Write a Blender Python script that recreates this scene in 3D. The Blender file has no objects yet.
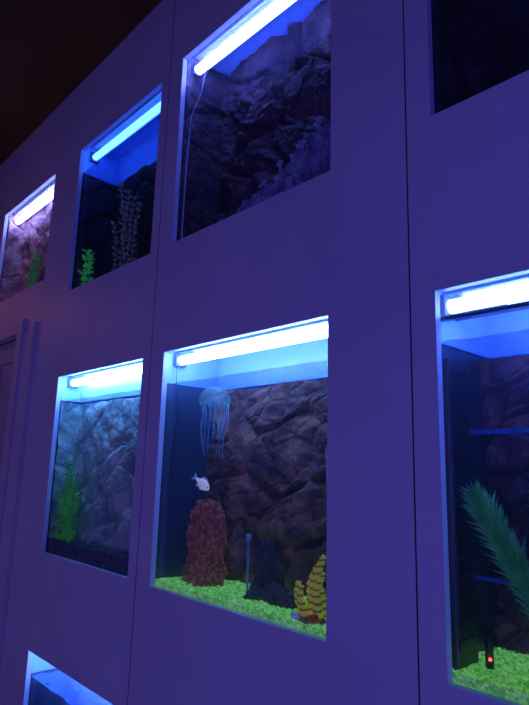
import bpy, math, random
from mathutils import Vector, Matrix, noise
random.seed(7)
sc=bpy.context.scene
sc.view_settings.view_transform='Standard'
CZ=1.5   # eye height; z values below given relative to eye height, wall face is y=0

# ---------------------------------------------------------------- helpers
def link(o,parent=None):
    sc.collection.objects.link(o)
    if parent: o.parent=parent
    return o
class MB:
    def __init__(s): s.v=[];s.f=[];s.m=[]
    def add(s,vs,fs,mi=0):
        b=len(s.v); s.v+= [tuple(v) for v in vs]
        s.f+=[tuple(i+b for i in f) for f in fs]; s.m+=[mi]*len(fs)
    def box(s,x0,x1,y0,y1,z0,z1,mi=0):
        vs=[(x,y,z) for x in(x0,x1) for y in(y0,y1) for z in(z0,z1)]
        s.add(vs,[(0,1,3,2),(4,6,7,5),(0,4,5,1),(2,3,7,6),(0,2,6,4),(1,5,7,3)],mi)
    def tube(s,pts,r,n=8,mi=0,cap=True,flat=1):
        pts=[Vector(p) for p in pts]; N=len(pts)
        rs=r if isinstance(r,(list,tuple)) else [r]*N
        vs=[]; up=Vector((0.3,0.9,0.2)).normalized()
        for i,p in enumerate(pts):
            d=(pts[min(i+1,N-1)]-pts[max(i-1,0)]).normalized()
            a=d.cross(up)
            if a.length<.01: a=d.cross(Vector((1,0,0)))
            a.normalize(); b=d.cross(a).normalized()
            for k in range(n):
                t=2*math.pi*k/n
                vs.append(p+(a*math.cos(t)+b*math.sin(t)*flat)*rs[i])
        fs=[(i*n+k,i*n+(k+1)%n,(i+1)*n+(k+1)%n,(i+1)*n+k) for i in range(N-1) for k in range(n)]
        if cap: fs+=[tuple(range(n))[::-1],tuple((N-1)*n+k for k in range(n))]
        s.add(vs,fs,mi)
    def blob(s,c,r,seed=0,amp=.25,nu=10,nv=7,mi=0,freq=1.5):
        c=Vector(c); r=Vector(r) if not isinstance(r,(int,float)) else Vector((r,r,r))
        vs=[];fs=[]
        off=Vector((seed*3.1,seed*1.7,seed*.9))
        def P(d):
            k=1+amp*noise.noise(d*freq+off)*2
            return c+Vector((d.x*r.x,d.y*r.y,d.z*r.z))*k
        vs.append(P(Vector((0,0,1))))
        for j in range(1,nv):
            th=math.pi*j/nv
            for i in range(nu):
                ph=2*math.pi*i/nu
                vs.append(P(Vector((math.sin(th)*math.cos(ph),math.sin(th)*math.sin(ph),math.cos(th)))))
        vs.append(P(Vector((0,0,-1)))); L=len(vs)-1
        for i in range(nu): fs.append((0,1+i,1+(i+1)%nu))
        for j in range(nv-2):
            for i in range(nu):
                a=1+j*nu+i;b=1+j*nu+(i+1)%nu
                fs.append((a,a+nu,b+nu,b))
        for i in range(nu):
            a=1+(nv-2)*nu
            fs.append((L,a+(i+1)%nu,a+i))
        s.add(vs,fs,mi)
    def obj(s,name,mats,parent=None,smooth=False,loc=None):
        me=bpy.data.meshes.new(name); me.from_pydata([(v[0],v[1],v[2]+CZ) for v in s.v],[],s.f)
        for m in (mats if isinstance(mats,list) else [mats]): me.materials.append(m)
        me.polygons.foreach_set('material_index',s.m)
        if smooth: me.polygons.foreach_set('use_smooth',[True]*len(me.polygons))
        me.update()
        return link(bpy.data.objects.new(name,me),parent)
def empty(name):
    e=bpy.data.objects.new(name,None); e.empty_display_size=.1; return link(e)

def newmat(name):
    m=bpy.data.materials.new(name); m.use_nodes=True
    nt=m.node_tree; return m,nt,nt.nodes,nt.links,nt.nodes['Principled BSDF']
def plain(name,col,rough=.5,metal=0,spec=.5):
    m,nt,N,L,b=newmat(name)
    b.inputs['Base Color'].default_value=(*col,1); b.inputs['Roughness'].default_value=rough
    b.inputs['Metallic'].default_value=metal; b.inputs['Specular IOR Level'].default_value=spec
    return m
def noisy(name,cols,scale=8,detail=6,rough=.7,bump=.3,bscale=60,bdist=.004,kind='noise',spec=.4,emit=0,distort=0):
    m,nt,N,L,b=newmat(name)
    tc=N.new('ShaderNodeTexCoord')
    if kind=='noise':
        t=N.new('ShaderNodeTexNoise'); t.inputs['Scale'].default_value=scale; t.inputs['Detail'].default_value=detail
        t.inputs['Distortion'].default_value=distort; out=t.outputs['Fac']
        lo,hi=.3,.7
    else:
        t=N.new('ShaderNodeTexVoronoi'); t.inputs['Scale'].default_value=scale
        sp=N.new('ShaderNodeSeparateColor'); L.new(t.outputs['Color'],sp.inputs[0]); out=sp.outputs[0]
        lo,hi=0,1
    L.new(tc.outputs['Object'],t.inputs['Vector'])
    r=N.new('ShaderNodeValToRGB'); els=r.color_ramp.elements
    while len(els)<len(cols): els.new(.5)
    for i,c in enumerate(cols):
        els[i].position=lo+(hi-lo)*i/(len(cols)-1); els[i].color=(*c,1)
    L.new(out,r.inputs[0]); L.new(r.outputs[0],b.inputs['Base Color'])
    if emit:
        L.new(r.outputs[0],b.inputs['Emission Color']); b.inputs['Emission Strength'].default_value=emit
    b.inputs['Roughness'].default_value=rough; b.inputs['Specular IOR Level'].default_value=spec
    if bump:
        n2=N.new('ShaderNodeTexNoise'); n2.inputs['Scale'].default_value=bscale; n2.inputs['Detail'].default_value=6
        L.new(tc.outputs['Object'],n2.inputs['Vector'])
        bp=N.new('ShaderNodeBump'); bp.inputs['Strength'].default_value=bump; bp.inputs['Distance'].default_value=bdist
        L.new(n2.outputs['Fac'],bp.inputs['Height']); L.new(bp.outputs[0],b.inputs['Normal'])
    return m
def emis(name,col,s):
    m=bpy.data.materials.new(name); m.use_nodes=True; nt=m.node_tree; nt.nodes.clear()
    e=nt.nodes.new('ShaderNodeEmission'); e.inputs[0].default_value=(*col,1); e.inputs[1].default_value=s
    o=nt.nodes.new('ShaderNodeOutputMaterial'); nt.links.new(e.outputs[0],o.inputs[0]); return m
def clear(name,tint,gloss,rough=.02,gcol=(1,1,1),diff=None,haze=0,hazecol=(.5,.75,1)):
    m=bpy.data.materials.new(name); m.use_nodes=True; nt=m.node_tree; nt.nodes.clear(); N=nt.nodes;L=nt.links
    t=N.new('ShaderNodeBsdfTransparent'); t.inputs[0].default_value=(*tint,1)
    g=N.new('ShaderNodeBsdfGlossy'); g.inputs['Roughness'].default_value=rough; g.inputs['Color'].default_value=(*gcol,1)
    if diff:
        g=N.new('ShaderNodeBsdfDiffuse'); g.inputs[0].default_value=(*diff,1)
    x=N.new('ShaderNodeMixShader'); x.inputs[0].default_value=gloss
    L.new(t.outputs[0],x.inputs[1]);L.new(g.outputs[0],x.inputs[2]); out=x.outputs[0]
    if haze:   # translucent share in the pane, imitates water haze and glow near the lamp
        tr=N.new('ShaderNodeBsdfTranslucent'); tr.inputs[0].default_value=(*hazecol,1)
        y=N.new('ShaderNodeMixShader'); y.inputs[0].default_value=haze
        L.new(out,y.inputs[1]); L.new(tr.outputs[0],y.inputs[2]); out=y.outputs[0]
    o=N.new('ShaderNodeOutputMaterial'); L.new(out,o.inputs[0]); return m

# ---------------------------------------------------------------- materials
M_wall=noisy('painted_wall_board',[(.55,.54,.58),(.64,.63,.66)],scale=3,rough=.45,bump=.45,bscale=420,bdist=.0016,spec=.35)
M_jamb=plain('white_window_edge',(.6,.65,.8),.35)
M_seam=plain('dark_seam',(.07,.065,.10),.9)
M_ceil=noisy('dark_brown_ceiling',[(.13,.07,.010),(.20,.10,.015)],scale=1.5,rough=.8,bump=.2,bscale=120)
M_floor=noisy('dark_carpet',[(.05,.04,.05),(.08,.06,.08)],scale=30,rough=.9)
M_room=noisy('room_paint',[(.25,.22,.28),(.3,.26,.33)],scale=3,rough=.7,bump=.1)
M_trim=noisy('door_trim_paint',[(.58,.54,.56),(.66,.60,.62)],scale=4,rough=.4,bump=.1)
M_door=noisy('door_paint',[(.42,.38,.40),(.5,.44,.46)],scale=4,rough=.45,bump=.1)
M_metal=plain('door_metal',(.6,.55,.5),.3,1)
M_shell=plain('blue_black_tank_wall',(.03,.06,.11),.25)
M_shelld=plain('black_tank_wall',(.012,.018,.035),.25)
M_lid_glow=plain('lid_and_glow_band_blue',(.28,.48,.95),.3)  # lid colour, also imitates the bright blue band above the water
M_black=plain('black_plastic',(.01,.012,.02),.35)
M_reflect=plain('aluminium_reflector',(.7,.8,.95),.25,.9)
M_glass=clear('aquarium_glass',(.96,.98,1),.045,haze=.028)
M_water=clear('water_surface',(.75,.9,1),.45,.10,(.5,.7,1))
M_tubing=plain('clear_airline_tubing',(.3,.4,.5),.2)
M_acryl=plain('blue_acrylic_bar',(.04,.12,.40),.25)
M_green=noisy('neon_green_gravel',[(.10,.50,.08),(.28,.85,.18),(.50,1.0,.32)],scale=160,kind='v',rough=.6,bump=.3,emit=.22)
M_darkgr=noisy('dark_gravel',[(.02,.03,.04),(.10,.12,.13)],scale=120,kind='v',rough=.7)
def rockmat(n,c,bump=.6): return noisy(n,c,scale=9,detail=8,rough=.75,bump=bump,bscale=30,bdist=.010,distort=.6)
R_brown=rockmat('brown_backdrop_rock',[(.025,.015,.025),(.22,.085,.06),(.52,.23,.14)])
R_grey=rockmat('grey_backdrop_rock',[(.14,.22,.16),(.34,.44,.33),(.62,.68,.50)],.9)
R_dark=rockmat('dark_backdrop_rock',[(.012,.008,.015),(.06,.028,.04),(.15,.07,.08)])
R_darkest=rockmat('black_backdrop_rock',[(.008,.008,.01),(.02,.022,.03),(.05,.05,.06)])
R_pink=rockmat('pink_backdrop_rock',[(.12,.05,.06),(.50,.25,.22),(.85,.48,.42)])
R_purple=rockmat('purple_backdrop_rock',[(.02,.006,.015),(.09,.02,.04),(.24,.06,.08)])

# ---------------------------------------------------------------- layout
W=dict(
 center=(-1.555,-.860,-.360,.357),
 left=(-2.360,-1.685,-.357,.352),
 right=(-.578,.120,-.368,.358),
 up_center=(-1.552,-.855,.730,1.440),
 up_left=(-2.358,-1.685,.730,1.412),
 up_right=(-.575,.120,.748,1.455),
 far_left=(-3.330,-2.635,.850,1.398),
 low_left=(-2.385,-1.685,-1.43,-.728),
 low_center=(-1.555,-.860,-1.43,-.735),
 low_right=(-.578,.120,-1.43,-.745),
)
XL,XR,YB,ZF,ZC=-4.4,2.2,-3.6,-1.5,1.80
DOOR=(-3.62,-2.84,ZF,.61)
SEAMS=[-1.634,-.636]
T=.018
holes=[(a,b,c,d,'w') for a,b,c,d in W.values()]+[(DOOR[0],DOOR[1],DOOR[2],DOOR[3],'d')]
holes+=[(s-.0018,s+.0018,ZF,ZC,'s') for s in SEAMS+[.364]]
xs=sorted({XL,XR}|{h[0] for h in holes}|{h[1] for h in holes}); zs=sorted({ZF,ZC}|{h[2] for h in holes}|{h[3] for h in holes})
mb=MB()
for i in range(len(xs)-1):
    for j in range(len(zs)-1):
        cx=(xs[i]+xs[i+1])/2;cz=(zs[j]+zs[j+1])/2
        if any(h[0]<cx<h[1] and h[2]<cz<h[3] for h in holes): continue
        for y,fl in((0,1),(T,0)):
            q=[(xs[i],y,zs[j]),(xs[i+1],y,zs[j]),(xs[i+1],y,zs[j+1]),(xs[i],y,zs[j+1])]
            mb.add(q if fl else q[::-1],[(0,1,2,3)],0)
for a,b,c,d,k in holes:
    mi={'w':1,'d':0,'s':2}[k]
    mb.add([(a,0,c),(a,T,c),(a,T,d),(a,0,d)],[(0,1,2,3)],mi)
    mb.add([(b,0,c),(b,T,c),(b,T,d),(b,0,d)],[(3,2,1,0)],mi)
    mb.add([(a,0,c),(b,0,c),(b,T,c),(a,T,c)],[(0,1,2,3)],mi)
    mb.add([(a,0,d),(b,0,d),(b,T,d),(a,T,d)],[(3,2,1,0)],mi)
    if k=='s': mb.add([(a,.006,c),(b,.006,c),(b,.006,d),(a,.006,d)],[(0,1,2,3)],2)
mb.obj('wall_front',[M_wall,M_jamb,M_seam])
def slab(name,x0,x1,y0,y1,z0,z1,m):
    b=MB(); b.box(x0,x1,y0,y1,z0,z1); return b.obj(name,m)
slab('floor',XL,XR,YB,.6,ZF-.1,ZF,M_floor)
slab('ceiling',XL-.1,XR+.1,YB-.1,.6,ZC,ZC+.1,M_ceil)
slab('wall_left',XL-.1,XL,YB,.6,ZF,ZC,M_room)
slab('wall_right',XR,XR+.1,YB,.6,ZF,ZC,M_room)
slab('wall_back',XL-.1,XR+.1,YB-.1,YB,ZF,ZC,M_room)
slab('baseboard_front',-2.62,XR,-.012,0,ZF,ZF+.09,M_trim)

# door with casing and panelled leaf
d=empty('door_1')
b=MB()
b.box(-2.84,-2.775,-.028,0,ZF,.61+.065); b.box(-3.685,-3.62,-.028,0,ZF,.61+.065); b.box(-3.62,-2.84,-.028,0,.61,.675)
b.box(-2.775,-2.70,-.012,0,ZF,.60)
b.box(-2.70,-2.64,-.022,0,ZF,.64)
b.obj('casing',M_trim,d)
b=MB(); y=.03
b.box(-3.62,-2.84,y+.012,y+.04,ZF,.61)
for (u0,u1) in((-3.62,-3.52),(-2.94,-2.84),(-3.27,-3.19)): b.box(u0,u1,y,y+.012,ZF,.61)
for (w0,w1) in((ZF,ZF+.2),(-.6,-.48),(.1,.2),(.5,.61)):
    for (u0,u1) in((-3.52,-3.27),(-3.19,-2.94)): b.box(u0,u1,y,y+.012,w0,w1)
b.obj('leaf',M_door,d)
b=MB(); b.tube([(-2.90,.03,-.5),(-2.90,-.01,-.5),(-2.90,-.015,-.5)],.009); b.tube([(-2.90,-.012,-.5),(-2.96,-.014,-.5),(-3.01,-.010,-.5)],.008)
b.obj('handle',M_metal,d,True)

# ---------------------------------------------------------------- rock backdrop
def hv(p,s=0):
    return noise.cell_vector(Vector((p[0]*91.7+s,p[1]*57.3,p[2]*33.1)))
def rheight(x,z,seed,scale,ang,stretch=1.8):
    ca,sa=math.cos(ang),math.sin(ang)
    wx=x+.05*noise.noise(Vector((x*6,z*6,seed))); wz=z+.05*noise.noise(Vector((x*6,z*6,seed+9)))
    u=(wx*ca+wz*sa)*scale/stretch; v=(-wx*sa+wz*ca)*scale
    p=Vector((u,v,seed*1.37))
    ds,ps=noise.voronoi(p)
    r=hv(ps[0],seed); dl=p-ps[0]
    h=.5*r.x+.5*(dl.x*r.y+dl.y*r.z)*1.0
    h-=.75*max(0,1-(ds[1]-ds[0])*6)
    h+=.40*noise.fractal(Vector((x*14,z*14,seed)),1,2,6)
    ds,ps=noise.voronoi(p*2.6+Vector((3,4,5))); r=hv(ps[0],seed+3)
    h+=.16*(r.x-.5)-.14*max(0,1-(ds[1]-ds[0])*6)
    return .5+h*.6
def rockgrid(x0,x1,z0,z1,y,amp,seed,scale=8,ang=.6,n=150,side=None):
    # side: depth of an additional sculpted panel covering the left wall of the tank
    mb=MB(); vs=[]
    for j in range(n+1):
        for i in range(n+1):
            x=x0+(x1-x0)*i/n; z=z0+(z1-z0)*j/n
            vs.append((x,min(y-.001,y-amp*rheight(x,z,seed,scale,ang)),z))
    fs=[(j*(n+1)+i,j*(n+1)+i+1,(j+1)*(n+1)+i+1,(j+1)*(n+1)+i) for j in range(n) for i in range(n)]
    mb.add(vs,fs)
    if side:
        m=60; vs=[]
        for j in range(n+1):
            for i in range(m+1):
                yy=y-side+side*i/m; z=z0+(z1-z0)*j/n
                vs.append((x0+max(.001,min(.026,.03*rheight(yy+5,z,seed,scale,ang))),yy,z))
        mb.add(vs,[(j*(m+1)+i,j*(m+1)+i+1,(j+1)*(m+1)+i+1,(j+1)*(m+1)+i) for j in range(n) for i in range(m)])
    return mb

def tank(key,rock,depth=.24,strength=14,col=(.2,.42,1),gravel=None,glevel=.0,amp=.05,seed=1,scale=8,shell=None,tube_d=.0,tubey=.075,water=.100,rang=.6,side=False,full=False,rad=.015,bars=False):
    x0,x1,z0,z1=W[key]; e=empty('aquarium')
    X0,X1,Z0,Z1=x0-.03,x1+.03,z0-.03,z1+.05; Y0=T+.001; Y1=Y0+depth; t=.006
    b=MB(); 
    b.box(X0,X1,Y1,Y1+t,Z0,Z1); b.box(X0-t,X0,Y0,Y1+t,Z0,Z1); b.box(X1,X1+t,Y0,Y1+t,Z0,Z1); b.box(X0-t,X1+t,Y0,Y1+t,Z0-t,Z0)
    b.obj('tank_body',shell or M_shell,e)
    b=MB(); b.box(X0-t,X1+t,Y0,Y1+t,Z1,Z1+t)
    wl=z1-water
    if not full:
        b.box(X0+.001,X1-.001,Y1-.012,Y1-.001,wl+.004,Z1-.001)  # added back and left panels, stand in for reflected light above the waterline
        b.box(X0+.001,X0+.006,Y0+.01,Y1-.013,wl+.006,Z1-.001)
    b.obj('lid_and_glow_band_panels',M_lid_glow,e)
    b=MB(); b.box(X0,X1,Y0+.001,Y0+.006,Z0,Z1); b.obj('front_glass',M_glass,e)
    n=40; vs=[]
    for j in range(n+1):
        for i in range(n+1):
            x=X0+.001+(X1-X0-.002)*i/n; y=Y0+.008+(depth-.022)*j/n
            vs.append((x,y,wl+.004*noise.noise(Vector((x*22,y*22,seed)))))
    b=MB(); b.add(vs,[(j*(n+1)+i,j*(n+1)+i+1,(j+1)*(n+1)+i+1,(j+1)*(n+1)+i) for j in range(n) for i in range(n)])
    b.obj('water_surface',M_water,e,True)
    # lamp
    zt=z1-.016-tube_d; yt=tubey
    em=emis('lamp_tube_glow_'+key,col,strength)
    b=MB(); b.tube([(x0-.008+(x1-x0+.016)*k/6,yt,zt) for k in range(7)],rad,14)
    if bars: b.tube([(-.50,.165,zt+.005),(-.2,.165,zt+.005),(x1,.165,zt+.005)],.012,12)
    b.obj('lamp_tube',em,e,True)
    b=MB()
    for xx in (x0-.026,x1+.010): b.box(xx,xx+.016,yt-.02,yt+.02,zt-.02,zt+.024)
    b.box(x0-.02,x1+.02,yt-.034,yt+.034,zt+.046,zt+.058)
    if bars:
        b.box(X0+.001,X1-.001,.028,.040,z1-.056,z1-.048)
        b.box(X0+.001,X1-.001,.12,.13,z1-.034,z1-.026)
    b.obj('lamp_holder',M_black,e)
    b=MB(); prof=[(-.036,.016),(-.030,.031),(-.014,.041),(.014,.041),(.030,.031),(.036,.016)]
    vs=[];
    for xx in(x0-.008,x1+.008): vs+=[(xx,yt+p[0],zt+p[1]) for p in prof]
    b.add(vs,[(i,i+1,i+7,i+6) for i in range(5)]); b.obj('lamp_reflector',M_reflect,e,True)
    g=rockgrid(X0+.001,X1-.001,Z0+.001,(Z1-.002) if full else (wl-.004),Y1-.003,amp,seed,scale,rang,side=(depth-.014) if side else None); g.obj('rock_backdrop',rock,e)
    if gravel:
        n=90;vs=[];gl=z0+glevel
        for j in range(n+1):
            for i in range(n+1):
                x=X0+.001+(X1-X0-.002)*i/n; y=Y0+.008+(depth-.012)*j/n
                vs.append((x,y,gl+.006*noise.noise(Vector((x*9,y*9,seed)))+.003*noise.noise(Vector((x*90,y*90,seed)))))
        b=MB(); b.add(vs,[(j*(n+1)+i,j*(n+1)+i+1,(j+1)*(n+1)+i+1,(j+1)*(n+1)+i) for j in range(n) for i in range(n)])
        b.add([(X0+.001,Y0+.0075,Z0+.001),(X1-.001,Y0+.0075,Z0+.001),(X1-.001,Y0+.0075,gl+.003),(X0+.001,Y0+.0075,gl+.003)],[(0,1,2,3)])
        oct_=[(1,0,0),(-1,0,0),(0,1,0),(0,-1,0),(0,0,1),(0,0,-1)]
        of=[(0,2,4),(2,1,4),(1,3,4),(3,0,4),(2,0,5),(1,2,5),(3,1,5),(0,3,5)]
        for k in range(5200):
            x=random.uniform(X0+.008,X1-.008); y=random.uniform(Y0+.014,Y1-.02); s=random.uniform(.002,.0045)
            z=gl+.006*noise.noise(Vector((x*9,y*9,seed)))+s*.4
            R=Matrix.Rotation(random.random()*6,3,Vector((random.random(),random.random(),random.random()+.1)).normalized())
            b.add([Vector((x,y,z))+R@(Vector(o)*s) for o in oct_],of)
        b.obj('gravel',gravel,e)
    return e

e_c=tank('center',R_brown,.24,38,(.21,.38,1),M_green,.010,.060,1,6.5)
e_l=tank('left',R_grey,.11,46,(.16,.36,1),M_darkgr,.045,.022,11,7,M_shelld,side=True,rang=.9)
e_r=tank('right',R_purple,.26,22,(.15,.27,1),M_green,.012,.05,3,9,M_shelld,bars=True)
e_uc=tank('up_center',R_dark,.22,36,(.17,.22,1),None,0,.075,4,5.5,M_shelld,rang=-.5,side=True,full=True,tube_d=-.012,rad=.017)
e_ul=tank('up_left',R_darkest,.20,9,(.05,.18,1),None,0,.04,5,8,M_shelld,side=True,tube_d=-.012)
e_ur=tank('up_right',R_darkest,.22,2,(.12,.18,1),None,0,.04,6,8,M_shelld,side=True,full=True)
e_fl=tank('far_left',R_pink,.14,26,(.32,.34,1),None,0,.05,7,8,M_shelld,side=True,full=True)
e_ll=tank('low_left',R_brown,.20,30,(.15,.28,1),M_darkgr,.02,.04,8,8,M_shelld)
e_lc=tank('low_center',R_brown,.22,10,(.15,.3,1),M_darkgr,.02,.04,9,8)
e_lr=tank('low_right',R_dark,.22,10,(.15,.3,1),M_darkgr,.02,.04,10,8)

# ---------------------------------------------------------------- centre tank contents
def jelly(c,r,name):
    e=empty(name)
    m1=clear('jellyfish_bell_skin',(.85,.97,1),.32,diff=(.5,.72,.6)); m2=clear('jellyfish_tentacle_skin',(.8,.95,1),.5,diff=(.5,.75,.9))
    b=MB(); n=32
    prof=[(0.02,1.0),(.3,.96),(.55,.85),(.78,.65),(.93,.38),(1.0,.1),(.98,-.08),(.9,-.16),(.8,-.1),(.6,.1),(.3,.3),(.02,.36)]
    vs=[]
    for (pr,pz) in prof:
        for k in range(n):
            t=2*math.pi*k/n; sc_=1+(.06*math.cos(8*t) if pr>.7 else 0)
            vs.append((c[0]+r*pr*sc_*math.cos(t),c[1]+r*pr*sc_*math.sin(t),c[2]+r*(pz+(.06*math.cos(8*t) if pz<.15 and pr>.7 else 0))))
    b.add(vs,[(j*n+k,j*n+(k+1)%n,(j+1)*n+(k+1)%n,(j+1)*n+k) for j in range(len(prof)-1) for k in range(n)])
    b.obj('bell',m1,e,True)
    b=MB()
    for k in range(16):
        t=2*math.pi*k/16+.1; L=r*random.uniform(2.0,4.0); ph=random.random()*6; am=random.uniform(.004,.011)
        pts=[(c[0]+r*.9*math.cos(t)*(1-.25*s/12)+am*math.sin(s*.6+ph),c[1]+r*.88*math.sin(t)*(1-.3*s/12)+.004*math.cos(s*.7+ph),c[2]-.08*r-L*s/12) for s in range(13)]
        b.tube(pts,[.0015*(1-.6*s/12) for s in range(13)],5)
    b.obj('tentacles',m2,e,True)
    b=MB()
    for k in range(5):
        t=2*math.pi*k/5; ph=random.random()*6
        pts=[(c[0]+r*.22*math.cos(t)*(1+.1*s)+.004*math.sin(s*1.4+ph),c[1]+r*.22*math.sin(t)*(1+.1*s),c[2]+.2*r-r*1.8*s/10) for s in range(11)]
        b.tube(pts,[.004*(1-.75*s/10)*(1+.3*math.sin(s*2)) for s in range(11)],6)
    b.obj('oral_arms',m1,e,True)
jelly((-1.414,.105,.197),.048,'jellyfish_ornament')

def fish(name,c,L,heading,pitch,mats):
    e=empty(name); prof=[(0,.02,.02),(.06,.10,.06),(.16,.19,.10),(.30,.26,.13),(.45,.27,.13),(.6,.2,.1),(.75,.11,.055),(.85,.065,.03),(.9,.06,.02)]
    R=Matrix.Rotation(heading,3,'Z')@Matrix.Rotation(pitch,3,'Y')
    tr=lambda p: Vector(c)+R@(Vector(p)*L)
    b=MB(); n=14; vs=[]
    for (x,h,w) in prof:
        for k in range(n):
            t=2*math.pi*k/n; vs.append(tr((.45-x,w*math.cos(t),h*math.sin(t)*(1 if math.sin(t)>0 else .9))))
    fs=[(j*n+k,j*n+(k+1)%n,(j+1)*n+(k+1)%n,(j+1)*n+k) for j in range(len(prof)-1) for k in range(n)]
    fs+=[tuple(range(n))[::-1],tuple((len(prof)-1)*n+k for k in range(n))]
    b.add(vs,fs); b.obj('body',mats[0],e,True)
    b=MB()
    def fin(o): 
        b.add([tr((x,.008,z)) for x,z in o]+[tr((x,-.008,z)) for x,z in o],[tuple(range(len(o))),tuple(range(len(o),2*len(o)))[::-1]]+[(i,(i+1)%len(o),len(o)+(i+1)%len(o),len(o)+i) for i in range(len(o))])
    fin([(-.43,.05),(-.54,.15),(-.66,.18),(-.60,.05),(-.57,0),(-.60,-.06),(-.65,-.18),(-.53,-.15),(-.43,-.05)])
    fin([(.2,.22),(.1,.33),(-.1,.34),(-.24,.26),(-.2,.14)])
    fin([(-.05,-.2),(-.16,-.3),(-.26,-.25),(-.22,-.12)])
    fin([(.16,-.2),(.08,-.31),(0,-.29),(.04,-.2)])
    b.obj('fins',mats[1],e)
    b=MB()
    for s in(-1,1): b.blob(tr((.33,s*.085,.06)),L*.03,0,0,8,6)
    b.obj('eyes',M_black,e,True)
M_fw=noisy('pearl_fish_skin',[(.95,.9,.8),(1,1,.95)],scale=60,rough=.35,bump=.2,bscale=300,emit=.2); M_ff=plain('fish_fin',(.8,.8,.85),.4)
fish('white_fish',(-1.430,.085,-.055),.062,math.radians(30),math.radians(38),(M_fw,M_ff))

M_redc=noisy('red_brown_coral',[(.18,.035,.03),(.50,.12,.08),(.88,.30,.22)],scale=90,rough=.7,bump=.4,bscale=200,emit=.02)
b=MB(); cx,cy,cz=-1.462,.135,-.352; H=.245
def mr(h): return .058*(1.0-.12*h)*math.sqrt(max(0,1-max(0,(h-.72)/.30)**2))*(1+.08*math.sin(h*14))
vs=[];n=20
for j in range(16):
    h=j/15
    for k in range(n):
        t=2*math.pi*k/n; vs.append((cx+mr(h)*.85*math.cos(t),cy+mr(h)*.85*math.sin(t),cz+H*h*.97))
b.add(vs,[(j*n+k,j*n+(k+1)%n,(j+1)*n+(k+1)%n,(j+1)*n+k) for j in range(15) for k in range(n)])
for k in range(900):
    h=random.random()**.9; t=random.random()*6.283; r=mr(h)*random.uniform(.84,1.12)
    b.blob((cx+r*math.cos(t),cy+r*math.sin(t),cz+H*h),random.uniform(.003,.007),k,.3,6,4)
b.obj('red_coral',M_redc,None)

M_drock=noisy('dark_blue_rock',[(.02,.015,.025),(.07,.05,.07),(.14,.09,.11)],scale=25,rough=.8,bump=.8,bscale=60)
def rockpile(name,items,m,nu=18,nv=12,amp=.35):
    b=MB()
    for k,(c,r) in enumerate(items): b.blob(c,r,k+len(items),amp,nu,nv,freq=2.2)
    return b.obj(name,m)
rockpile('dark_rock_ornament',[((-1.175,.13,-.315),(.042,.035,.05)),((-1.185,.13,-.26),(.030,.028,.055)),((-1.14,.12,-.33),(.035,.03,.03)),((-1.20,.11,-.335),(.03,.03,.025)),((-1.09,.13,-.338),(.03,.03,.02))],M_drock)
b=MB(); b.tube([(-1.25,.12,-.35),(-1.25,.12,-.25),(-1.251,.12,-.2)],.004); b.tube([(-1.25,.12,-.205),(-1.25,.12,-.185)],.008,10)
b.obj('airline_tube',M_tubing,None,True)
b=MB(); b.tube([(-1.57,.06,.33),(-1.555,.055,.24),(-1.53,.05,.17),(-1.545,.05,.06),(-1.565,.055,-.05)],.0013,6)
b.obj('thin_power_cable',M_black,None,True)

def banded():
    m,nt,N,L,bs=newmat('yellow_banded_ceramic')
    tc=N.new('ShaderNodeTexCoord'); w=N.new('ShaderNodeTexWave'); w.bands_direction='Z'; w.inputs['Scale'].default_value=20; w.inputs['Distortion'].default_value=4
    L.new(tc.outputs['Object'],w.inputs['Vector'])
    r=N.new('ShaderNodeValToRGB'); r.color_ramp.elements[0].color=(.30,.20,.01,1); r.color_ramp.elements[0].position=.05; r.color_ramp.elements[1].color=(.90,.80,.08,1); r.color_ramp.elements[1].position=.40
    L.new(w.outputs['Fac'],r.inputs[0]); L.new(r.outputs[0],bs.inputs['Base Color']); bs.inputs['Roughness'].default_value=.45
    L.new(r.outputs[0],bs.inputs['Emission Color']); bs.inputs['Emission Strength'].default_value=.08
    return m
M_band=banded()
e=empty('striped_castle_ornament'); b=MB()
def horn(x,y,z,h,r,lean):
    pts=[];rs=[]
    for s in range(25):
        u=s/24; pts.append((x+lean*u*u*h+.006*math.sin(u*7),y,z+h*u)); rs.append(r*(1-.60*u)*(1+.14*math.sin(u*h*330)))
    b.tube(pts,rs,14)
horn(-.968,.075,-.352,.150,.018,.22); horn(-.995,.065,-.352,.085,.015,-.15); horn(-.945,.060,-.352,.115,.014,.20); horn(-.975,.05,-.352,.08,.014,-.1); horn(-.958,.095,-.352,.13,.016,-.05); horn(-.982,.085,-.352,.118,.015,.1)
b.obj('towers',M_band,e,True)
b=MB(); b.blob((-.965,.065,-.347),(.044,.030,.010),2,.2,18,8); b.obj('base',noisy('ornament_base_stone',[(.2,.12,.04),(.5,.42,.15)],scale=50),e,True)
b=MB(); b.blob((-.932,.042,-.335),.011,1,.05,14,10); b.obj('red_ball',plain('red_glaze',(.9,.05,.03),.3),e,True)
b=MB(); b.blob((-.992,.040,-.338),(.010,.009,.008),3,.1,12,8); b.blob((-.979,.036,-.341),(.007,.007,.006),4,.1,12,8); b.obj('white_shells',plain('white_shell',(.9,.9,.85),.4),e,True)

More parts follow.
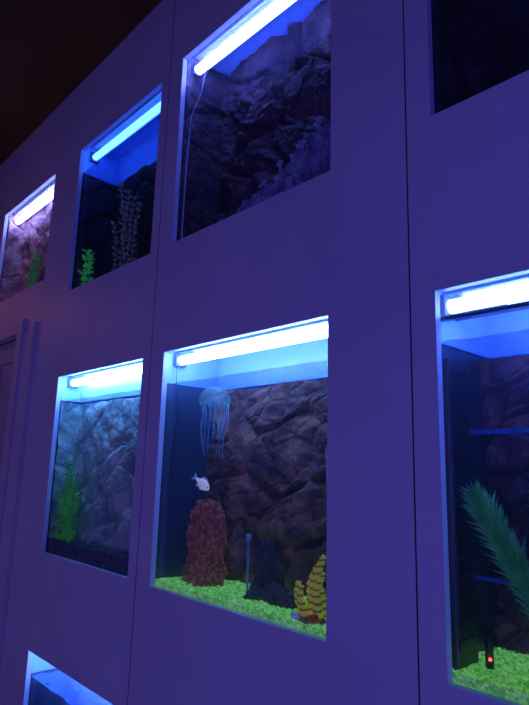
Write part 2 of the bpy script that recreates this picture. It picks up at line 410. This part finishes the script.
# ---------------------------------------------------------------- plants
def needle_plant(name,stems,mat,leafL=.03,whorl=9,step=.008,width=.0016,lift=.55):
    b=MB()
    for pts in stems:
        P=[Vector(p) for p in pts]; cur=[]
        for i in range(len(P)-1):
            p0=P[max(i-1,0)];p1=P[i];p2=P[i+1];p3=P[min(i+2,len(P)-1)]
            for s in range(10):
                t=s/10; cur.append(.5*((2*p1)+(p2-p0)*t+(2*p0-5*p1+4*p2-p3)*t*t+(3*p1-p0-3*p2+p3)*t**3))
        cur.append(P[-1]); b.tube(cur,.0018,5)
        tot=sum((cur[i+1]-cur[i]).length for i in range(len(cur)-1)); n=int(tot/step); acc=0; idx=0
        for k in range(n):
            s=k*step
            while idx<len(cur)-2 and acc+(cur[idx+1]-cur[idx]).length<s: acc+=(cur[idx+1]-cur[idx]).length; idx+=1
            dd=(cur[idx+1]-cur[idx]); p=cur[idx]+dd.normalized()*(s-acc); dd.normalize()
            a=dd.cross(Vector((.1,1,.2))).normalized(); c2=dd.cross(a)
            f=k/n; LL=leafL*(.55+.45*math.sin(min(1,f*1.6+.15)*math.pi*.5))*(1 if f<.85 else 1-(f-.85)*3.2)
            for q in range(whorl):
                t=2*math.pi*(q+random.random()*.6)/whorl+k
                o=a*math.cos(t)+c2*math.sin(t); dirn=(o+dd*lift*random.uniform(.7,1.4)).normalized()
                side=dirn.cross(dd).normalized()*width
                l=LL*random.uniform(.8,1.1); mid=p+dirn*l*.5+o*l*.04; tip=p+dirn*l+dd*l*.15
                b.add([p-side*.5,p+side*.5,mid+side,tip,mid-side],[(0,1,2,3,4)])
    return b.obj(name,mat)
def leafmat(n,c1,c2,e=0): return noisy(n,[c1,c2],scale=30,rough=.5,bump=0,emit=e)
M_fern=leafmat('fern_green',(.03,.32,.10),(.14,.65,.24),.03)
needle_plant('fern_plant',[[(-.385,.10,-.355),(-.44,.09,-.24),(-.505,.08,-.12),(-.556,.072,-.030)],
   [(-.375,.11,-.355),(-.385,.11,-.22),(-.40,.10,-.10),(-.43,.09,-.02)],
   [(-.37,.09,-.355),(-.34,.08,-.2),(-.30,.07,-.05),(-.29,.07,.04)]],M_fern,.046,13,.006,.0013,.9)
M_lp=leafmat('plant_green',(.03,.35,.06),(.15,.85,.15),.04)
def leafy(name,stems,mat,L=.02,step=.014,w=.35,n=3):
    b=MB()
    for pts in stems:
        P=[Vector(p) for p in pts]; ph=random.random()*6
        cur=[P[0].lerp(P[1],s/14)+Vector((.010*math.sin(s*.45+ph)*min(1,s/4),0,0)) for s in range(15)]
        b.tube(cur,.0016,5)
        tot=(P[-1]-P[0]).length; k=0; s=0
        while s<tot:
            u=s/tot; ii=u*(len(cur)-1); i=int(ii); p=cur[i].lerp(cur[min(i+1,len(cur)-1)],ii-i); tw=random.random()*6
            for q in range(n):
                t=q*6.283/n+tw; o=Vector((math.cos(t),math.sin(t)*.8,random.uniform(.3,.9))).normalized(); side=o.cross(Vector((0,0,1))).normalized()*L*w
                l=L*random.uniform(.7,1.2)
                b.add([p,p+o*l*.4+side,p+o*l*.75+side*.8,p+o*l+Vector((0,0,-.003)),p+o*l*.75-side*.8,p+o*l*.4-side],[(0,1,2,3,4,5)])
            s+=step*random.uniform(.7,1.3); k+=1
    return b.obj(name,mat)
leafy('aquarium_plant',[[Vector((-2.325+.018*k,.045+.012*(k%3),-.31)),Vector((-2.325+.024*k-.01,.045+.01*(k%2),-.31+.19+.06*((k*7)%5)/4+(.06 if k in(2,3) else 0)))] for k in range(7)],M_lp,.022,.010,.3,4)
M_pale=leafmat('pale_plant',(.20,.34,.26),(.5,.65,.5),.01)
leafy('pale_aquarium_plant',[[Vector((-2.05+.02*k,.08,.705)),Vector((-2.14+.055*k,.075,1.02+.16*((k*3)%4)/3))] for k in range(5)],M_pale,.026,.026,.3,3)
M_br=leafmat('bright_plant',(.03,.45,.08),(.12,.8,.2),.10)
leafy('bright_green_plant',[[Vector((-2.305+.022*k,.05,.705)),Vector((-2.31+.03*k,.045,.87+.04*(k%2)))] for k in range(3)],M_br,.03,.025,.35,3)
leafy('far_aquarium_plant',[[Vector((-2.98+.02*k,.06,.83)),Vector((-3.0+.03*k,.06,1.03+.05*(k%2)))] for k in range(4)],M_lp,.024,.016,.3,3)

# right tank fittings and branching corals
def branch(b,p,dv,l,r,dep):
    p=Vector(p);dv=Vector(dv).normalized(); q=p+dv*l; b.tube([p,p.lerp(q,.5)+Vector((.002,0,.001)),q],[r,r*.85,r*.75],7)
    if dep:
        for k in range(3): branch(b,q,dv+Vector((random.uniform(-.8,.8),random.uniform(-.15,.15),random.uniform(-.2,.5))),l*.75,r*.72,dep-1)
e=empty('orange_branch_coral'); b=MB()
branch(b,(-.40,.18,-.355),(-.1,0,1),.09,.009,3)
b.obj('branches',noisy('orange_coral_skin',[(.5,.10,.03),(.8,.25,.08)],scale=40,rough=.6),e,True)
b=MB(); b.box(-.600,.145,.150,.156,.080,.090); b.box(-.600,.145,.150,.156,-.210,-.202)
b.obj('divider_frame',M_acryl)
e=empty('aquarium_filter'); b=MB(); b.box(-.606,-.580,.04,.12,-.354,.22); b.box(-.606,-.575,.035,.125,.20,.225)
for k in range(12): b.box(-.580,-.577,.05,.11,-.32+.04*k,-.305+.04*k)
b.obj('housing',M_black,e)
e=empty('aquarium_heater'); b=MB(); b.tube([(-.548,.1,-.352),(-.548,.1,-.28)],.008,12); b.obj('heater_body',M_black,e,True)
b=MB(); b.blob((-.542,.0905,-.335),.0032,0,0,8,6); b.obj('indicator_led',emis('red_led',(1,.05,.03),6),e,True)

# upper-centre contents: pale rocks with small corals, lower right
M_brock=noisy('pale_blue_rock',[(.05,.05,.08),(.22,.22,.30),(.46,.46,.56)],scale=20,rough=.8,bump=.9,bscale=60)
rockpile('stone_pile',[((-1.02,.08,.77),(.075,.045,.08)),((-1.11,.09,.76),(.07,.045,.065)),((-.93,.08,.78),(.06,.04,.10)),((-1.21,.09,.75),(.07,.045,.06)),((-1.31,.09,.735),(.06,.04,.05)),((-1.00,.09,.84),(.045,.035,.05)),((-.93,.09,.885),(.035,.03,.04)),((-1.10,.09,.82),(.04,.03,.04))],M_brock,28,20,.45)
b=MB()
for (x,z) in((-1.02,.86),(-.96,.90),(-1.11,.83),(-1.18,.79),(-1.06,.83)): branch(b,(x,.075,z),(random.uniform(-.3,.3),0,1),.022,.006,3)
b.obj('pale_branch_coral',plain('pale_coral_skin',(.38,.42,.55),.6),None,True)
b=MB(); b.tube([(-1.49,.06,1.40),(-1.50,.05,1.30),(-1.538,.04,1.22),(-1.545,.035,1.0),(-1.547,.035,.76),(-1.535,.04,.735)],.0022,6)
b.obj('white_airline_tube',plain('white_tubing',(.6,.65,.75),.3),None,True)

# ---------------------------------------------------------------- room lights
def area(name,loc,target,size,power,col):
    l=bpy.data.lights.new(name,'AREA'); l.size=size; l.energy=power; l.color=col
    o=bpy.data.objects.new(name,l); link(o); o.location=(loc[0],loc[1],loc[2]+CZ)
    o.rotation_euler=(Vector(target)-Vector(loc)).to_track_quat('-Z','Y').to_euler(); return o
area('room_blue_light',(1.25,-2.6,-.3),(-.5,0,-.5),1.3,36,(.14,.11,1))
area('room_purple_light',(-2.6,-2.6,-.3),(-2.0,0,-.5),.9,8,(.32,.21,.90))
area('warm_door_light',(-3.4,-.5,.9),(-3.0,0,.75),.1,.35,(1,.25,.1))
w=bpy.data.worlds.new('night'); sc.world=w; w.use_nodes=True
w.node_tree.nodes['Background'].inputs[0].default_value=(.02,.015,.05,1); w.node_tree.nodes['Background'].inputs[1].default_value=.3

# ---------------------------------------------------------------- camera
cam=bpy.data.cameras.new('camera'); co=bpy.data.objects.new('camera',cam); link(co)
X=Vector((.684,.7288,.0275)).normalized(); F=Vector((-.7186,.667,.1967)); F=(F-X*F.dot(X)).normalized(); U=X.cross(F).normalized()
co.matrix_world=Matrix(((X.x,U.x,-F.x,0),(X.y,U.y,-F.y,-1),(X.z,U.z,-F.z,CZ),(0,0,0,1)))
cam.sensor_fit='VERTICAL'; cam.sensor_height=36; cam.lens=572/705*36; cam.clip_start=.02
sc.camera=co
